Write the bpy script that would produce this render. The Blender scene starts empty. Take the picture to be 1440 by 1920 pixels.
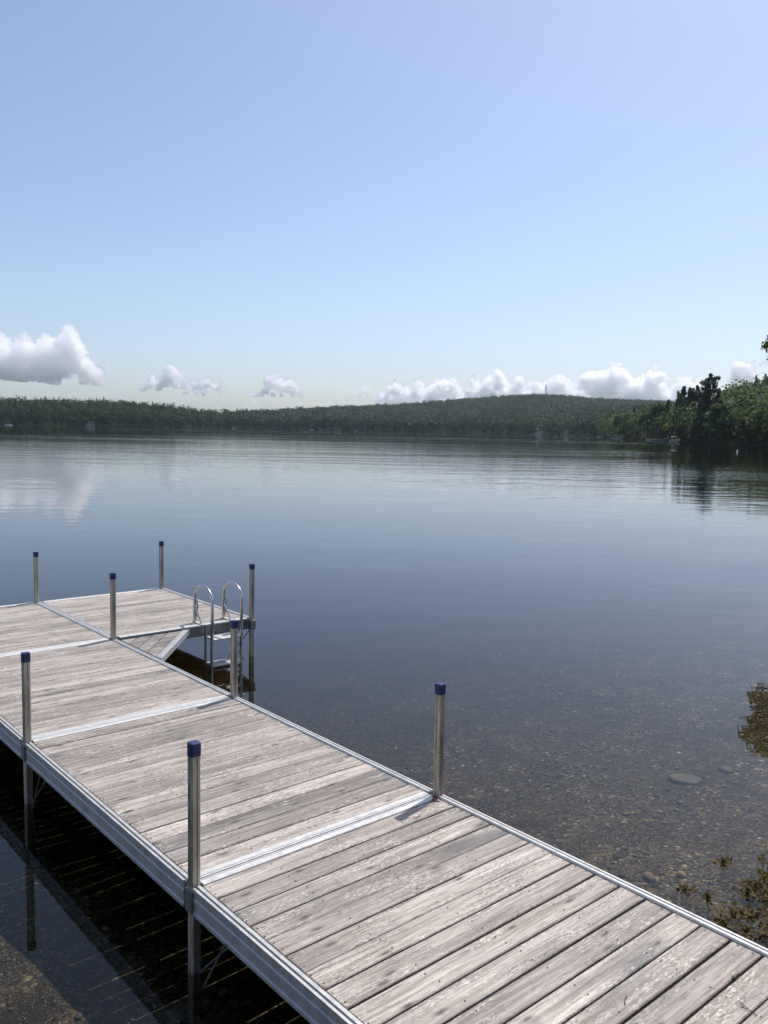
import bpy, math, random
import numpy as np
from math import sin, cos, pi, radians
from mathutils import Vector, Matrix

random.seed(7)
RNG = np.random.default_rng(7)
SC = bpy.context.scene
COL = SC.collection

# ------------------------------------------------------------------ camera
CAM_Z = 2.728          # eye above the water
PITCH, ROLL, FPX = 0.0965, 0.0199, 1597.3
cam = bpy.data.cameras.new('camera')
cam.sensor_fit = 'VERTICAL'
cam.sensor_height = 36.0
cam.lens = 36.0 * FPX / 1920.0
cam.clip_start = 0.05
cam.clip_end = 40000
camo = bpy.data.objects.new('camera', cam)
COL.objects.link(camo)
F = Vector((0, cos(PITCH), -sin(PITCH)))
R = Vector((1, 0, 0))
U = Vector((0, sin(PITCH), cos(PITCH)))
R2 = cos(ROLL) * R + sin(ROLL) * U
U2 = -sin(ROLL) * R + cos(ROLL) * U
M = Matrix((R2, U2, -F)).transposed().to_4x4()
M.translation = Vector((0, 0, CAM_Z))
camo.matrix_world = M
SC.camera = camo


def ray(px, py):
    """Unit-forward direction through a point of the 1440x1920 picture."""
    return F + R2 * ((px - 720) / FPX) + U2 * ((960 - py) / FPX)


def at_dist(px, py, d):
    """Point seen at px,py whose horizontal distance is d."""
    v = ray(px, py)
    k = d / math.hypot(v.x, v.y)
    return Vector((0, 0, CAM_Z)) + v * k


def hor(px):
    return 790.5 + 0.0203 * px


# dock frame: local x = v (to the right), local y = u (away from shore)
PSI = 0.7129
U0, V0 = -3.644, -1.953
DECK = 0.455


def dk(u, v, z=0.0):
    du, dv = u - U0, v - V0
    return Vector((-du * sin(PSI) + dv * cos(PSI), du * cos(PSI) + dv * sin(PSI), z + DECK))


def to_uv(x, y):
    return U0 + (-x * sin(PSI) + y * cos(PSI)), V0 + (x * cos(PSI) + y * sin(PSI))


# ------------------------------------------------------------------ object helpers
def tag(o, label=None, cat=None, group=None, kind=None):
    if label: o['label'] = label
    if cat: o['category'] = cat
    if group: o['group'] = group
    if kind: o['kind'] = kind
    return o


def empty(name, loc, rz=0.0, label=None, cat=None, group=None):
    o = bpy.data.objects.new(name, None)
    o.empty_display_size = 0.2
    o.location = loc
    o.rotation_euler = (0, 0, rz)
    COL.objects.link(o)
    return tag(o, label, cat, group)


def mesh_obj(name, me, parent=None, mat=None):
    o = bpy.data.objects.new(name, me)
    if mat is not None:
        me.materials.append(mat)
    COL.objects.link(o)
    if parent is not None:
        o.parent = parent
    return o


def np_mesh(name, verts, faces, smooth=False, tint=None):
    """verts (n,3), faces (m,k) of equal size; tint (m,3) per face."""
    verts = np.asarray(verts, np.float32)
    faces = np.asarray(faces, np.int32)
    me = bpy.data.meshes.new(name)
    m, k = faces.shape
    me.vertices.add(len(verts))
    me.vertices.foreach_set('co', verts.ravel())
    me.loops.add(m * k)
    me.loops.foreach_set('vertex_index', faces.ravel())
    me.polygons.add(m)
    me.polygons.foreach_set('loop_start', np.arange(0, m * k, k, dtype=np.int32))
    me.polygons.foreach_set('use_smooth', np.full(m, smooth, bool))
    if tint is not None:
        at = me.attributes.new('tint', 'FLOAT_COLOR', 'FACE')
        c = np.ones((m, 4), np.float32)
        c[:, :3] = tint
        at.data.foreach_set('color', c.ravel())
    me.update(calc_edges=True)
    me.validate()
    return me


class MB:
    """Collects shapes and links them as ONE mesh."""
    def __init__(s):
        s.v, s.f, s.t, s.sm, s.mi = [], [], [], [], []
        s.cur = 0

    def add(s, vs, fs, tint=(.5, .5, .5), smooth=False):
        b = len(s.v)
        s.v += [tuple(p) for p in vs]
        for f in fs:
            s.f.append([b + i for i in f])
            s.t.append(tint)
            s.sm.append(smooth)
            s.mi.append(s.cur)

    def box(s, a, b, c=0.0, tint=(.5, .5, .5), skew=(0, 0, 0, 0)):
        (x0, y0, z0), (x1, y1, z1) = a, b
        c = min(c, (x1 - x0) * .4, (y1 - y0) * .4)
        if c <= 0:
            vs = [(x0, y0, z0), (x1, y0, z0), (x1, y1, z0), (x0, y1, z0), (x0, y0, z1), (x1, y0, z1), (x1, y1, z1), (x0, y1, z1)]
            fs = [(3, 2, 1, 0), (4, 5, 6, 7), (0, 1, 5, 4), (1, 2, 6, 5), (2, 3, 7, 6), (3, 0, 4, 7)]
        else:
            q = skew
            vs = [(x0, y0, z0), (x1, y0, z0), (x1, y1, z0), (x0, y1, z0),
                  (x0, y0, z1 - c + q[0]), (x1, y0, z1 - c + q[1]), (x1, y1, z1 - c + q[2]), (x0, y1, z1 - c + q[3]),
                  (x0 + c, y0 + c, z1 + q[0]), (x1 - c, y0 + c, z1 + q[1]), (x1 - c, y1 - c, z1 + q[2]), (x0 + c, y1 - c, z1 + q[3])]
            fs = [(3, 2, 1, 0), (0, 1, 5, 4), (1, 2, 6, 5), (2, 3, 7, 6), (3, 0, 4, 7),
                  (4, 5, 9, 8), (5, 6, 10, 9), (6, 7, 11, 10), (7, 4, 8, 11), (8, 9, 10, 11)]
        s.add(vs, fs, tint)

    def prism(s, prof, axis, a, b, tint=(.5, .5, .5)):
        """prof: closed outline [(p,z)], extruded along axis 'x' or 'y' from a to b."""
        n = len(prof)
        vs = []
        for w in (a, b):
            for p, z in prof:
                vs.append((p, w, z) if axis == 'y' else (w, p, z))
        fs = [(i, (i + 1) % n, n + (i + 1) % n, n + i) for i in range(n)]
        fs += [tuple(range(n - 1, -1, -1)), tuple(range(n, 2 * n))]
        s.add(vs, fs, tint)

    def tube(s, path, r, n=10, cap=True, tint=(.5, .5, .5), radii=None):
        P = [Vector(p) for p in path]
        rings = []
        prev = None
        for i, p in enumerate(P):
            t = (P[min(i + 1, len(P) - 1)] - P[max(i - 1, 0)]).normalized()
            if prev is None:
                a = Vector((0, 0, 1)) if abs(t.z) < .9 else Vector((1, 0, 0))
                x = t.cross(a).normalized()
            else:
                x = (prev - t * prev.dot(t)).normalized()
            prev = x
            y = t.cross(x)
            rr = radii[i] if radii else r
            rings.append([p + (x * cos(2 * pi * k / n) + y * sin(2 * pi * k / n)) * rr for k in range(n)])
        vs = [q for ring in rings for q in ring]
        fs = []
        for i in range(len(P) - 1):
            for k in range(n):
                fs.append((i * n + k, i * n + (k + 1) % n, (i + 1) * n + (k + 1) % n, (i + 1) * n + k))
        s.add(vs, fs, tint, True)
        if cap:
            s.add([*rings[0]], [tuple(range(n - 1, -1, -1))], tint)
            s.add([*rings[-1]], [tuple(range(n))], tint)

    def build(s, name, mat, parent=None, mat2=None):
        me = bpy.data.meshes.new(name)
        me.from_pydata(s.v, [], s.f)
        at = me.attributes.new('tint', 'FLOAT_COLOR', 'FACE')
        at.data.foreach_set('color', np.array([[*t, 1] for t in s.t], np.float32).ravel())
        me.polygons.foreach_set('use_smooth', np.array(s.sm, bool))
        if mat2 is not None:
            me.materials.append(mat)
            me.materials.append(mat2)
            me.polygons.foreach_set('material_index', np.array(s.mi, np.int32))
            mat = None
        me.update()
        return mesh_obj(name, me, parent, mat)


# ------------------------------------------------------------------ materials
class N:
    def __init__(s, name):
        s.m = bpy.data.materials.new(name)
        s.m.use_nodes = True
        s.nt = s.m.node_tree
        s.nt.nodes.clear()
        s.out = s.nt.nodes.new('ShaderNodeOutputMaterial')

    def n(s, typ, inp=None, **kw):
        nd = s.nt.nodes.new(typ)
        for k, v in kw.items():
            setattr(nd, k, v)
        for k, v in (inp or {}).items():
            sock = nd.inputs[k]
            if hasattr(v, 'is_output') or isinstance(v, bpy.types.NodeSocket):
                s.nt.links.new(v, sock)
            else:
                sock.default_value = v
        return nd

    def math(s, op, a, b=0.0, clamp=False):
        nd = s.n('ShaderNodeMath', {0: a, 1: b}, operation=op, use_clamp=clamp)
        return nd.outputs[0]

    def mix(s, fac, a, b, blend='MIX'):
        nd = s.n('ShaderNodeMix', data_type='RGBA', blend_type=blend)
        for i, v in ((0, fac), (6, a), (7, b)):
            if isinstance(v, bpy.types.NodeSocket):
                s.nt.links.new(v, nd.inputs[i])
            else:
                nd.inputs[i].default_value = v if i == 0 else (*v, 1) if len(v) == 3 else v
        return nd.outputs[2]

    def ramp(s, fac, stops):
        nd = s.n('ShaderNodeValToRGB', {0: fac})
        e = nd.color_ramp.elements
        while len(e) < len(stops):
            e.new(.5)
        for el, (p, c) in zip(e, stops):
            el.position = p
            el.color = (c, c, c, 1) if isinstance(c, (int, float)) else (*c, 1)
        return nd.outputs[0]

    def coords(s, scale=(1, 1, 1), kind='Object', add=None):
        v = s.n('ShaderNodeTexCoord').outputs[kind] if kind != 'Position' else s.n('ShaderNodeNewGeometry').outputs['Position']
        if add is not None:
            v = s.n('ShaderNodeVectorMath', {0: v, 1: add}, operation='ADD').outputs[0]
        if scale != (1, 1, 1):
            v = s.n('ShaderNodeVectorMath', {0: v, 1: scale}, operation='MULTIPLY').outputs[0]
        return v

    def noise(s, vec, scale=1.0, detail=4.0, rough=.55):
        return s.n('ShaderNodeTexNoise', {'Vector': vec, 'Scale': scale, 'Detail': detail, 'Roughness': rough}).outputs['Fac']

    def bsdf(s, **kw):
        nd = s.n('ShaderNodeBsdfPrincipled', {k.replace('_', ' '): v for k, v in kw.items()})
        s.nt.links.new(nd.outputs[0], s.out.inputs['Surface'])
        return nd

    def bump(s, h, strength=.3, dist=.01):
        return s.n('ShaderNodeBump', {'Height': h, 'Strength': strength, 'Distance': dist}).outputs[0]


def C(r, g, b):
    return (r, g, b, 1)


def mat_wood():
    m = N('weathered_wood')
    t = m.n('ShaderNodeAttribute', attribute_name='tint')
    sep = m.n('ShaderNodeSeparateColor', {0: t.outputs['Color']})
    r, g, b = sep.outputs
    off = m.n('ShaderNodeCombineXYZ', {0: m.math('MULTIPLY', g, 37.0), 1: m.math('MULTIPLY', b, 9.0), 2: m.math('MULTIPLY', r, 23.0)}).outputs[0]
    co = m.coords(add=off)
    warp = m.n('ShaderNodeTexNoise', {'Vector': m.coords((2.2, 6, 2.2), add=off), 'Scale': 1.0, 'Detail': 2.0})
    cw = m.n('ShaderNodeVectorMath', {0: co, 1: m.n('ShaderNodeVectorMath', {0: warp.outputs['Color'], 1: (.05, .035, 0)}, operation='MULTIPLY').outputs[0]}, operation='ADD').outputs[0]

    def sc(v, s):
        return m.n('ShaderNodeVectorMath', {0: v, 1: s}, operation='MULTIPLY').outputs[0]
    grain = m.noise(sc(cw, (2.2, 75, 20)), 1, 5, .65)
    streak = m.noise(sc(cw, (.9, 17, 5)), 1, 4, .6)
    flake = m.noise(sc(cw, (20, 95, 30)), 1, 5, .7)
    blotch = m.noise(sc(co, (1.6, 6, 3)), 1, 4, .6)
    # colour: silver grey with warm and dark fibres
    base = m.mix(m.ramp(streak, [(.32, 0), (.68, 1)]), (.232, .194, .168), (.525, .472, .425))
    base = m.mix(m.ramp(grain, [(.36, .8), (.55, 0)]), base, (.15, .115, .092))
    base = m.mix(m.ramp(flake, [(.56, 0), (.70, .65)]), base, (.60, .54, .485))
    base = m.mix(m.ramp(flake, [(.30, .75), (.44, 0)]), base, (.13, .11, .095))
    # per-board weathering: r moves from bleached to mould-stained
    stain = m.math('MULTIPLY', m.ramp(blotch, [(.44, 0), (.70, 1)]), m.ramp(r, [(.45, .12), (.95, .95)]))
    base = m.mix(stain, base, (.10, .095, .09))
    tone = m.math('ADD', m.math('MULTIPLY', b, .48), .68)
    tc = m.n('ShaderNodeCombineColor', {0: tone, 1: tone, 2: tone}).outputs[0]
    base = m.mix(1.0, base, tc, 'MULTIPLY')
    crack = m.noise(sc(cw, (1.1, 42, 9)), 1, 2, .5)
    base = m.mix(m.ramp(crack, [(.485, 0), (.5, .7), (.515, 0)]), base, (.10, .08, .07))
    # patches of fine mildew speckle and of raised pale fibres
    pm = m.ramp(m.noise(sc(co, (1.9, 7, 3)), 1, 3, .6), [(.47, 0), (.6, 1)])
    spk = m.ramp(m.noise(sc(cw, (48, 120, 40)), 1, 3, .7), [(.50, 0), (.60, .8)])
    base = m.mix(m.math('MULTIPLY', pm, spk), base, (.10, .085, .072))
    pm2 = m.ramp(m.noise(sc(co, (2.3, 9, 5)), 1, 3, .6), [(.5, 0), (.62, 1)])
    spk2 = m.ramp(m.noise(sc(cw, (30, 90, 30)), 1, 3, .7), [(.52, 0), (.62, .8)])
    base = m.mix(m.math('MULTIPLY', pm2, spk2), base, (.62, .565, .51))
    # knots and nail heads
    vo = m.n('ShaderNodeTexVoronoi', {'Vector': sc(cw, (2.6, 8.5, 0)), 'Scale': 1.0, 'Randomness': 1.0}, voronoi_dimensions='2D')
    kn = m.ramp(vo.outputs['Distance'], [(.04, 1), (.075, .5), (.15, 0)])
    kmask = m.math('GREATER_THAN', m.n('ShaderNodeSeparateColor', {0: vo.outputs['Color']}).outputs[0], .55)
    base = m.mix(m.math('MULTIPLY', kn, m.math('MULTIPLY', kmask, .95)), base, (.055, .042, .035))
    h = m.math('ADD', m.math('MULTIPLY', grain, .6), m.math('MULTIPLY', flake, .4))
    rough = m.ramp(streak, [(.2, .62), (.8, .44)])
    m.bsdf(Base_Color=base, Roughness=rough, Normal=m.bump(h, .55, .004), **{'Specular IOR Level': .5})
    return m.m


def mat_metal(name, col, rough, metallic=1.0, streaky=.12, dirt=None):
    m = N(name)
    co = m.coords((9, 9, 2.0))
    n1 = m.noise(co, 2.0, 5, .65)
    n2 = m.noise(m.coords((40, 40, 8)), 3.0, 4)
    c0 = tuple(k * (1 - streaky * 2.2) for k in col)
    base = m.mix(m.ramp(n1, [(.35, 0), (.65, 1)]), c0, col)
    if dirt:
        base = m.mix(m.ramp(n2, [(.52, 0), (.7, .6)]), base, dirt)
    ro = m.ramp(n1, [(.3, max(.05, rough - .1)), (.7, rough + .12)])
    m.bsdf(Base_Color=base, Metallic=metallic, Roughness=ro, Normal=m.bump(n2, .08, .002))
    return m.m


def mat_plain(name, col, rough=.6, var=.15, scale=6.0, spec=.5):
    m = N(name)
    n1 = m.noise(m.coords((scale,) * 3), 1.0, 4)
    base = m.mix(m.ramp(n1, [(.3, 0), (.7, 1)]), tuple(k * (1 - var) for k in col), tuple(min(1, k * (1 + var)) for k in col))
    m.bsdf(Base_Color=base, Roughness=rough, **{'Specular IOR Level': spec})
    return m.m


def mat_foliage(name, a, b, trans=.35, spec=.3):
    m = N(name)
    t = m.n('ShaderNodeAttribute', attribute_name='tint')
    r, g, bl = m.n('ShaderNodeSeparateColor', {0: t.outputs['Color']}).outputs
    base = m.mix(r, a, b)
    base = m.mix(m.math('MULTIPLY', g, .35), base, (.10, .095, .022))
    d = m.n('ShaderNodeBsdfPrincipled', {'Base Color': base, 'Roughness': .6, 'Specular IOR Level': spec})
    tr = m.n('ShaderNodeBsdfTranslucent', {'Color': m.mix(.5, base, (.10, .13, .02))})
    mx = m.n('ShaderNodeMixShader', {0: trans, 1: d.outputs[0], 2: tr.outputs[0]})
    m.nt.links.new(mx.outputs[0], m.out.inputs['Surface'])
    return m.m


def mat_terrain():
    m = N('lake_bed_and_forest_floor')
    pos = m.coords(kind='Position')
    z = m.n('ShaderNodeSeparateXYZ', {0: pos}).outputs[2]

    def sc(v, s):
        return m.n('ShaderNodeVectorMath', {0: v, 1: s}, operation='MULTIPLY').outputs[0]
    flat = sc(pos, (1, 1, 0))
    wn = m.n('ShaderNodeTexNoise', {'Vector': flat, 'Scale': 9.0, 'Detail': 2.0}).outputs['Color']
    fw = m.n('ShaderNodeVectorMath', {0: flat, 1: sc(wn, (.05, .05, 0))}, operation='ADD').outputs[0]
    v1 = m.n('ShaderNodeTexVoronoi', {'Vector': fw, 'Scale': 34.0}, voronoi_dimensions='2D')
    v2 = m.n('ShaderNodeTexVoronoi', {'Vector': fw, 'Scale': 75.0}, voronoi_dimensions='2D')
    big = m.noise(flat, .9, 5)
    sel = m.ramp(m.noise(flat, 3.1, 3), [(.45, 0), (.55, 1)])
    pc = m.mix(sel, v1.outputs['Color'], v2.outputs['Color'])
    dist = m.n('ShaderNodeMix', {0: sel, 2: v1.outputs['Distance'], 3: v2.outputs['Distance']}, data_type='FLOAT').outputs[0]
    r, g, b = m.n('ShaderNodeSeparateColor', {0: pc}).outputs
    stone = m.mix(r, (.016, .014, .009), (.20, .155, .095))
    stone = m.mix(m.ramp(g, [(.55, 0), (.9, .8)]), stone, (.085, .09, .082))
    stone = m.mix(m.ramp(b, [(.90, 0), (.94, .8)]), stone, (.36, .31, .22))
    stone = m.mix(m.ramp(dist, [(.35, 0), (.75, .8)]), stone, (.02, .017, .011))
    silt = (.040, .035, .025)
    bed = m.mix(m.ramp(big, [(.52, .0), (.70, .8)]), stone, silt)
    # fine, deeper mud far out
    bed = m.mix(m.ramp(z, [(0, 0), (1, 0)]), bed, silt)
    deep = m.n('ShaderNodeMapRange', {0: z, 1: -.7, 2: -1.8, 3: 0.0, 4: 1.0}).outputs[0]
    bed = m.mix(deep, bed, (.035, .035, .026))
    land = m.mix(m.noise(flat, .05, 6), (.012, .018, .008), (.025, .03, .012))
    up = m.n('ShaderNodeMapRange', {0: z, 1: .05, 2: .35, 3: 0.0, 4: 1.0}).outputs[0]
    farbank = m.math('MULTIPLY', m.math('GREATER_THAN', m.n('ShaderNodeVectorMath', {0: pos}, operation='LENGTH').outputs['Value'], 60.0), m.math('GREATER_THAN', z, -.8))
    up = m.math('MAXIMUM', up, farbank)
    col = m.mix(up, bed, land)
    h = m.math('SUBTRACT', 1.0, dist)
    m.bsdf(Base_Color=col, Roughness=.8, Normal=m.bump(h, .9, .02), **{'Specular IOR Level': 0.0})
    return m.m


def mat_water():
    m = N('lake_water')
    pos = m.coords(kind='Position')

    def sc(v, s):
        return m.n('ShaderNodeVectorMath', {0: v, 1: s}, operation='MULTIPLY').outputs[0]
    ln = m.n('ShaderNodeVectorMath', {0: pos}, operation='LENGTH').outputs['Value']
    # ripple trains at three sizes, damped by calm patches
    w1 = m.noise(sc(pos, (.55, 1.5, 0)), 1.0, 3, .5)
    w2 = m.noise(sc(pos, (.09, .24, 0)), 1.0, 3, .5)
    w3 = m.noise(sc(pos, (2.2, 4.6, 0)), 1.0, 2, .5)
    patch = m.ramp(m.noise(sc(pos, (.006, .022, 0)), 1.0, 3, .5), [(.40, .28), (.52, .5), (.68, 1)])
    near = m.n('ShaderNodeMapRange', {0: ln, 1: 4.0, 2: 60.0, 3: .16, 4: 1.0}).outputs[0]
    far = m.n('ShaderNodeMapRange', {0: ln, 1: 70.0, 2: 330.0, 3: 1.0, 4: .22}).outputs[0]
    wind = m.ramp(m.noise(sc(pos, (.0022, .030, 0)), 1.0, 2, .5), [(.60, 0), (.66, 1)])
    wind = m.math('MULTIPLY', wind, m.n('ShaderNodeMapRange', {0: ln, 1: 90.0, 2: 260.0, 3: 0.0, 4: 1.2}).outputs[0])
    amp = m.math('ADD', m.math('MULTIPLY', m.math('MULTIPLY', patch, near), far), wind)
    h = m.math('ADD', m.math('MULTIPLY', w1, .028), m.math('ADD', m.math('MULTIPLY', w2, .085), m.math('MULTIPLY', w3, .004)))
    h = m.math('MULTIPLY', h, amp)
    nrm = m.n('ShaderNodeBump', {'Height': h, 'Strength': 1.0, 'Distance': 1.0}).outputs[0]
    fr = m.n('ShaderNodeFresnel', {'IOR': 1.33, 'Normal': nrm}).outputs[0]
    ro = m.n('ShaderNodeMapRange', {0: ln, 1: 30.0, 2: 700.0, 3: .0, 4: .03}).outputs[0]
    gl = m.n('ShaderNodeBsdfGlossy', {'Color': C(1, 1, 1), 'Roughness': ro, 'Normal': nrm})
    tr = m.n('ShaderNodeBsdfTransparent', {'Color': C(.97, .98, .97)})
    mx = m.n('ShaderNodeMixShader', {0: fr, 1: tr.outputs[0], 2: gl.outputs[0]})
    m.nt.links.new(mx.outputs[0], m.out.inputs['Surface'])
    ab = m.n('ShaderNodeVolumeAbsorption', {'Color': C(.50, .44, .28), 'Density': 1.1})
    m.nt.links.new(ab.outputs[0], m.out.inputs['Volume'])
    return m.m


def mat_cloud(dens, g=.68):
    m = N('cumulus')
    v = m.n('ShaderNodeVolumeScatter', {'Color': C(1, 1, 1), 'Density': dens, 'Anisotropy': g})
    m.nt.links.new(v.outputs[0], m.out.inputs['Volume'])
    return m.m


WOOD = mat_wood()
ALU = mat_metal('brushed_aluminium', (.60, .59, .57), .45, .35, .06)
RAIL = mat_metal('aluminium_channel', (.50, .50, .50), .48, .45, .08, dirt=(.30, .30, .30))
POLE = mat_metal('weathered_aluminium_tube', (.58, .535, .47), .42, .8, .2, dirt=(.22, .19, .15))
SCREW = mat_plain('rusty_screw', (.035, .028, .024), .7)
STEEL = mat_metal('polished_tube', (.66, .66, .66), .22)
DARKST = mat_metal('dull_steel', (.22, .22, .23), .5, .8)
BLUE = mat_plain('blue_plastic', (.012, .02, .095), .38)
TERR = mat_terrain()
WATER = mat_water()
CLOUD = mat_cloud(.08, .82)
CLOUD_VEIL = mat_cloud(.002, .5)
CLOUD_THIN = mat_cloud(.014, .5)
FOL_A = mat_foliage('broadleaf_foliage', (.032, .066, .028), (.115, .165, .066), .55)
FOL_P = mat_foliage('pine_foliage', (.032, .058, .034), (.078, .115, .058), .4)
FOL_Y = mat_foliage('yellow_green_foliage', (.09, .12, .025), (.20, .22, .05), .5)
FOL_F = mat_foliage('far_forest_foliage', (.006, .019, .014), (.026, .056, .028), .25, .08)
BARK = mat_plain('bark', (.07, .055, .045), .9, .35, 3)
WHITE = mat_plain('white_paint', (.78, .78, .76), .5, .06)
TAN = mat_plain('tan_siding', (.42, .36, .29), .7, .1)
ROOF = mat_plain('grey_shingle', (.12, .12, .125), .8, .2)
GLASS = mat_plain('dark_glass', (.02, .025, .03), .1, .1)
CANVAS = mat_plain('navy_canvas', (.03, .04, .08), .7, .1)
STONE = mat_plain('lake_stone', (.075, .062, .045), .8, .4, 14)
STONE_Y = mat_plain('ochre_stone', (.30, .24, .11), .8, .3, 14)
STONE_B = mat_plain('brown_stone', (.13, .085, .055), .8, .3, 14)
REDLEAF = mat_plain('dry_leaf', (.12, .03, .022), .8, .3, 60)
SPROUT = mat_plain('weed_green', (.05, .075, .02), .6, .3, 60)
TWIG = mat_plain('twig_bark', (.05, .038, .03), .9, .3, 60)

# ------------------------------------------------------------------ shoreline and terrain
COLS = np.array([  # picture column, shore distance, crest distance, treetop row, tree height
    (-700, 740, 980, 752, 15), (-300, 760, 1000, 748, 15), (0, 790, 1010, 748, 15), (100, 810, 1010, 753, 15), (200, 830, 1030, 752, 15),
    (300, 860, 1060, 758, 15), (385, 1000, 1150, 771, 14), (420, 1150, 1400, 772, 14), (500, 1120, 1600, 769, 15),
    (620, 1080, 1800, 763, 15), (740, 1080, 2000, 758, 15), (850, 1100, 2200, 749.5, 15), (950, 1050, 2300, 742, 15),
    (1000, 1040, 2300, 740.5, 15), (1050, 1000, 2300, 743, 15), (1100, 850, 2300, 748.5, 15), (1150, 570, 2300, 752, 15),
    (1200, 480, 2300, 754, 15), (1250, 395, 2300, 757, 15), (1300, 335, 2300, 764, 15), (1360, 300, 2300, 775, 15),
    (1440, 285, 2300, 787, 15), (1520, 230, 2300, 800, 12), (1660, 120, 2000, 808, 12), (1900, 60, 1800, 815, 12)], float)
AZ = np.arctan((COLS[:, 0] - 720) / FPX)
ZC = CAM_Z + (hor(COLS[:, 0]) - COLS[:, 3]) / FPX * COLS[:, 2] - COLS[:, 4]
BUMP = np.array([(1150, 0), (1230, 1), (1280, 5), (1340, 7.5), (1400, 12.5), (1440, 13.5), (1600, 14), (1900, 8)], float)
AZB = np.arctan((BUMP[:, 0] - 720) / FPX)
USV = np.array([(-200, -14), (-50, -6), (-10, -3.2), (0, -2.75), (5, -2.4), (12, 0.2), (18, 2.6), (22, 4.6), (40, 11), (100, 35), (200, 80), (260, 112), (500, 240), (4000, 2000)], float)


def terrain_z(x, y):
    x, y = np.asarray(x, float), np.asarray(y, float)
    r = np.hypot(x, y)
    az = np.arctan2(x, y)
    ds = np.interp(az, AZ, COLS[:, 1])
    dc = np.interp(az, AZ, COLS[:, 2])
    zc = np.interp(az, AZ, ZC)
    u, v = to_uv(x, y)
    us = np.interp(v, USV[:, 0], USV[:, 1])
    ln = us - u                                   # >0 on the near bank
    lf = np.where(np.abs(az) < 1.2, r - ds, -1e3)  # >0 beyond the far shore
    d = -np.maximum(ln, lf)                       # distance out into the water
    dep = .082 * d + .05 * np.clip(d - 9, 0, 40) + .004 * np.clip(d - 30, 0, 400)
    zw = -np.clip(dep, 0, 7)
    zn = np.where(ln > 0, np.clip(.30 * ln, 0, 1.05) + .012 * np.clip(ln - 4, 0, 600), 0)
    t = np.clip((r - ds) / np.maximum(dc - ds, 1), 0, 1)
    zf = np.clip(.15 * lf, 0, .8) + np.maximum(zc, 1) * t ** 1.25
    zf = np.where(r > dc, np.maximum(zf - (r - dc) * .03, 2), zf)
    b = np.interp(az, AZB, BUMP[:, 1], left=0) * np.clip(lf / 95, 0, 1) ** .8 * np.clip((900 - r) / 350, 0, 1)
    zf = np.maximum(zf, b + np.clip(.15 * lf, 0, .8))
    zf = np.where(lf > 0, zf, 0)
    return np.where(d > 0, zw, np.maximum(zn, zf))


def build_terrain():
    rs = np.concatenate([[0.02], np.geomspace(.5, 60, 110), np.geomspace(63, 3800, 150)])
    na = 900
    # finer steps ahead of the viewer than behind
    th = np.linspace(-1, 1, na, endpoint=False)
    az = pi * np.sign(th) * np.abs(th) ** 1.9
    X = rs[:, None] * np.sin(az)[None]
    Y = rs[:, None] * np.cos(az)[None]
    Z = terrain_z(X, Y)
    Z += np.where((Z > -3) & (rs[:, None] < 80), .015 * np.sin(X * 3.1 + np.sin(Y * 2.3)) * np.sin(Y * 2.7 + 1.3 * np.sin(X * 1.7)), 0)
    vs = np.stack([X, Y, Z], -1).reshape(-1, 3)
    i, j = np.meshgrid(np.arange(len(rs) - 1), np.arange(na), indexing='ij')
    a = i * na + j
    b = i * na + (j + 1) % na
    fs = np.stack([a, a + na, b + na, b], -1).reshape(-1, 4)
    me = np_mesh('terrain', vs, fs, True)
    tag(mesh_obj('terrain', me, None, TERR), 'pebbly brown lake bed rising to the wooded banks and hills', 'ground', kind='structure')


build_terrain()

n = 128
ang = np.arange(n) * 2 * pi / n
rr = [0.0] + [3.0 * 1.6 ** k for k in range(14)]
rr = [q for q in rr if q < 2600] + [2600.0]
vs = [(0, 0, 0)] + [(q * sin(a), q * cos(a), 0) for q in rr[1:] for a in ang]
wm = bpy.data.meshes.new('water')
fs = [(0, 1 + (k + 1) % n, 1 + k) for k in range(n)]
for i in range(len(rr) - 2):
    for k in range(n):
        fs.append((1 + i * n + k, 1 + i * n + (k + 1) % n, 1 + (i + 1) * n + (k + 1) % n, 1 + (i + 1) * n + k))
wm.from_pydata(vs, [], fs)
import bmesh
bm = bmesh.new(); bm.from_mesh(wm)
bmesh.ops.recalc_face_normals(bm, faces=bm.faces)
if sum(f.normal.z for f in bm.faces) < 0:
    bmesh.ops.reverse_faces(bm, faces=bm.faces)
bm.to_mesh(wm); bm.free()
tag(mesh_obj('water', wm, None, WATER), 'calm clear lake water reflecting sky, clouds and woods', 'lake', kind='structure')

# ------------------------------------------------------------------ dock
W = 1.691


def rail_profile(x0, x1, outer):
    """Extruded side rail seen end-on: double ridge on top, ribbed outer face (outer = -1 or +1)."""
    t, bt = .006, -.135
    w = x1 - x0
    p = [(0, bt), (0, -.118), (.006, -.112), (.006, -.072), (.001, -.066), (.001, -.050), (.006, -.044), (.006, -.020), (0, -.014), (0, t),
         (.013, t), (.014, t - .008), (.024, t - .008), (.025, t + .001), (w - .006, t + .001), (w, t - .006), (w, bt)]
    if outer < 0:
        q = [(x0 + a, z) for a, z in p]
    else:
        q = [(x1 - a, z) for a, z in p][::-1]
    return q


def end_profile(y0, y1, flip):
    t = .0045
    w = y1 - y0
    p = [(0, -.016), (0, t - .003), (.003, t), (w - .016, t), (w - .0145, t - .005), (w - .0115, t - .005), (w - .010, t), (w - .003, t), (w, t - .003), (w, -.016)]
    q = [(y0 + a, z) for a, z in p] if not flip else [(y1 - a, z) for a, z in p][::-1]
    return q


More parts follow.
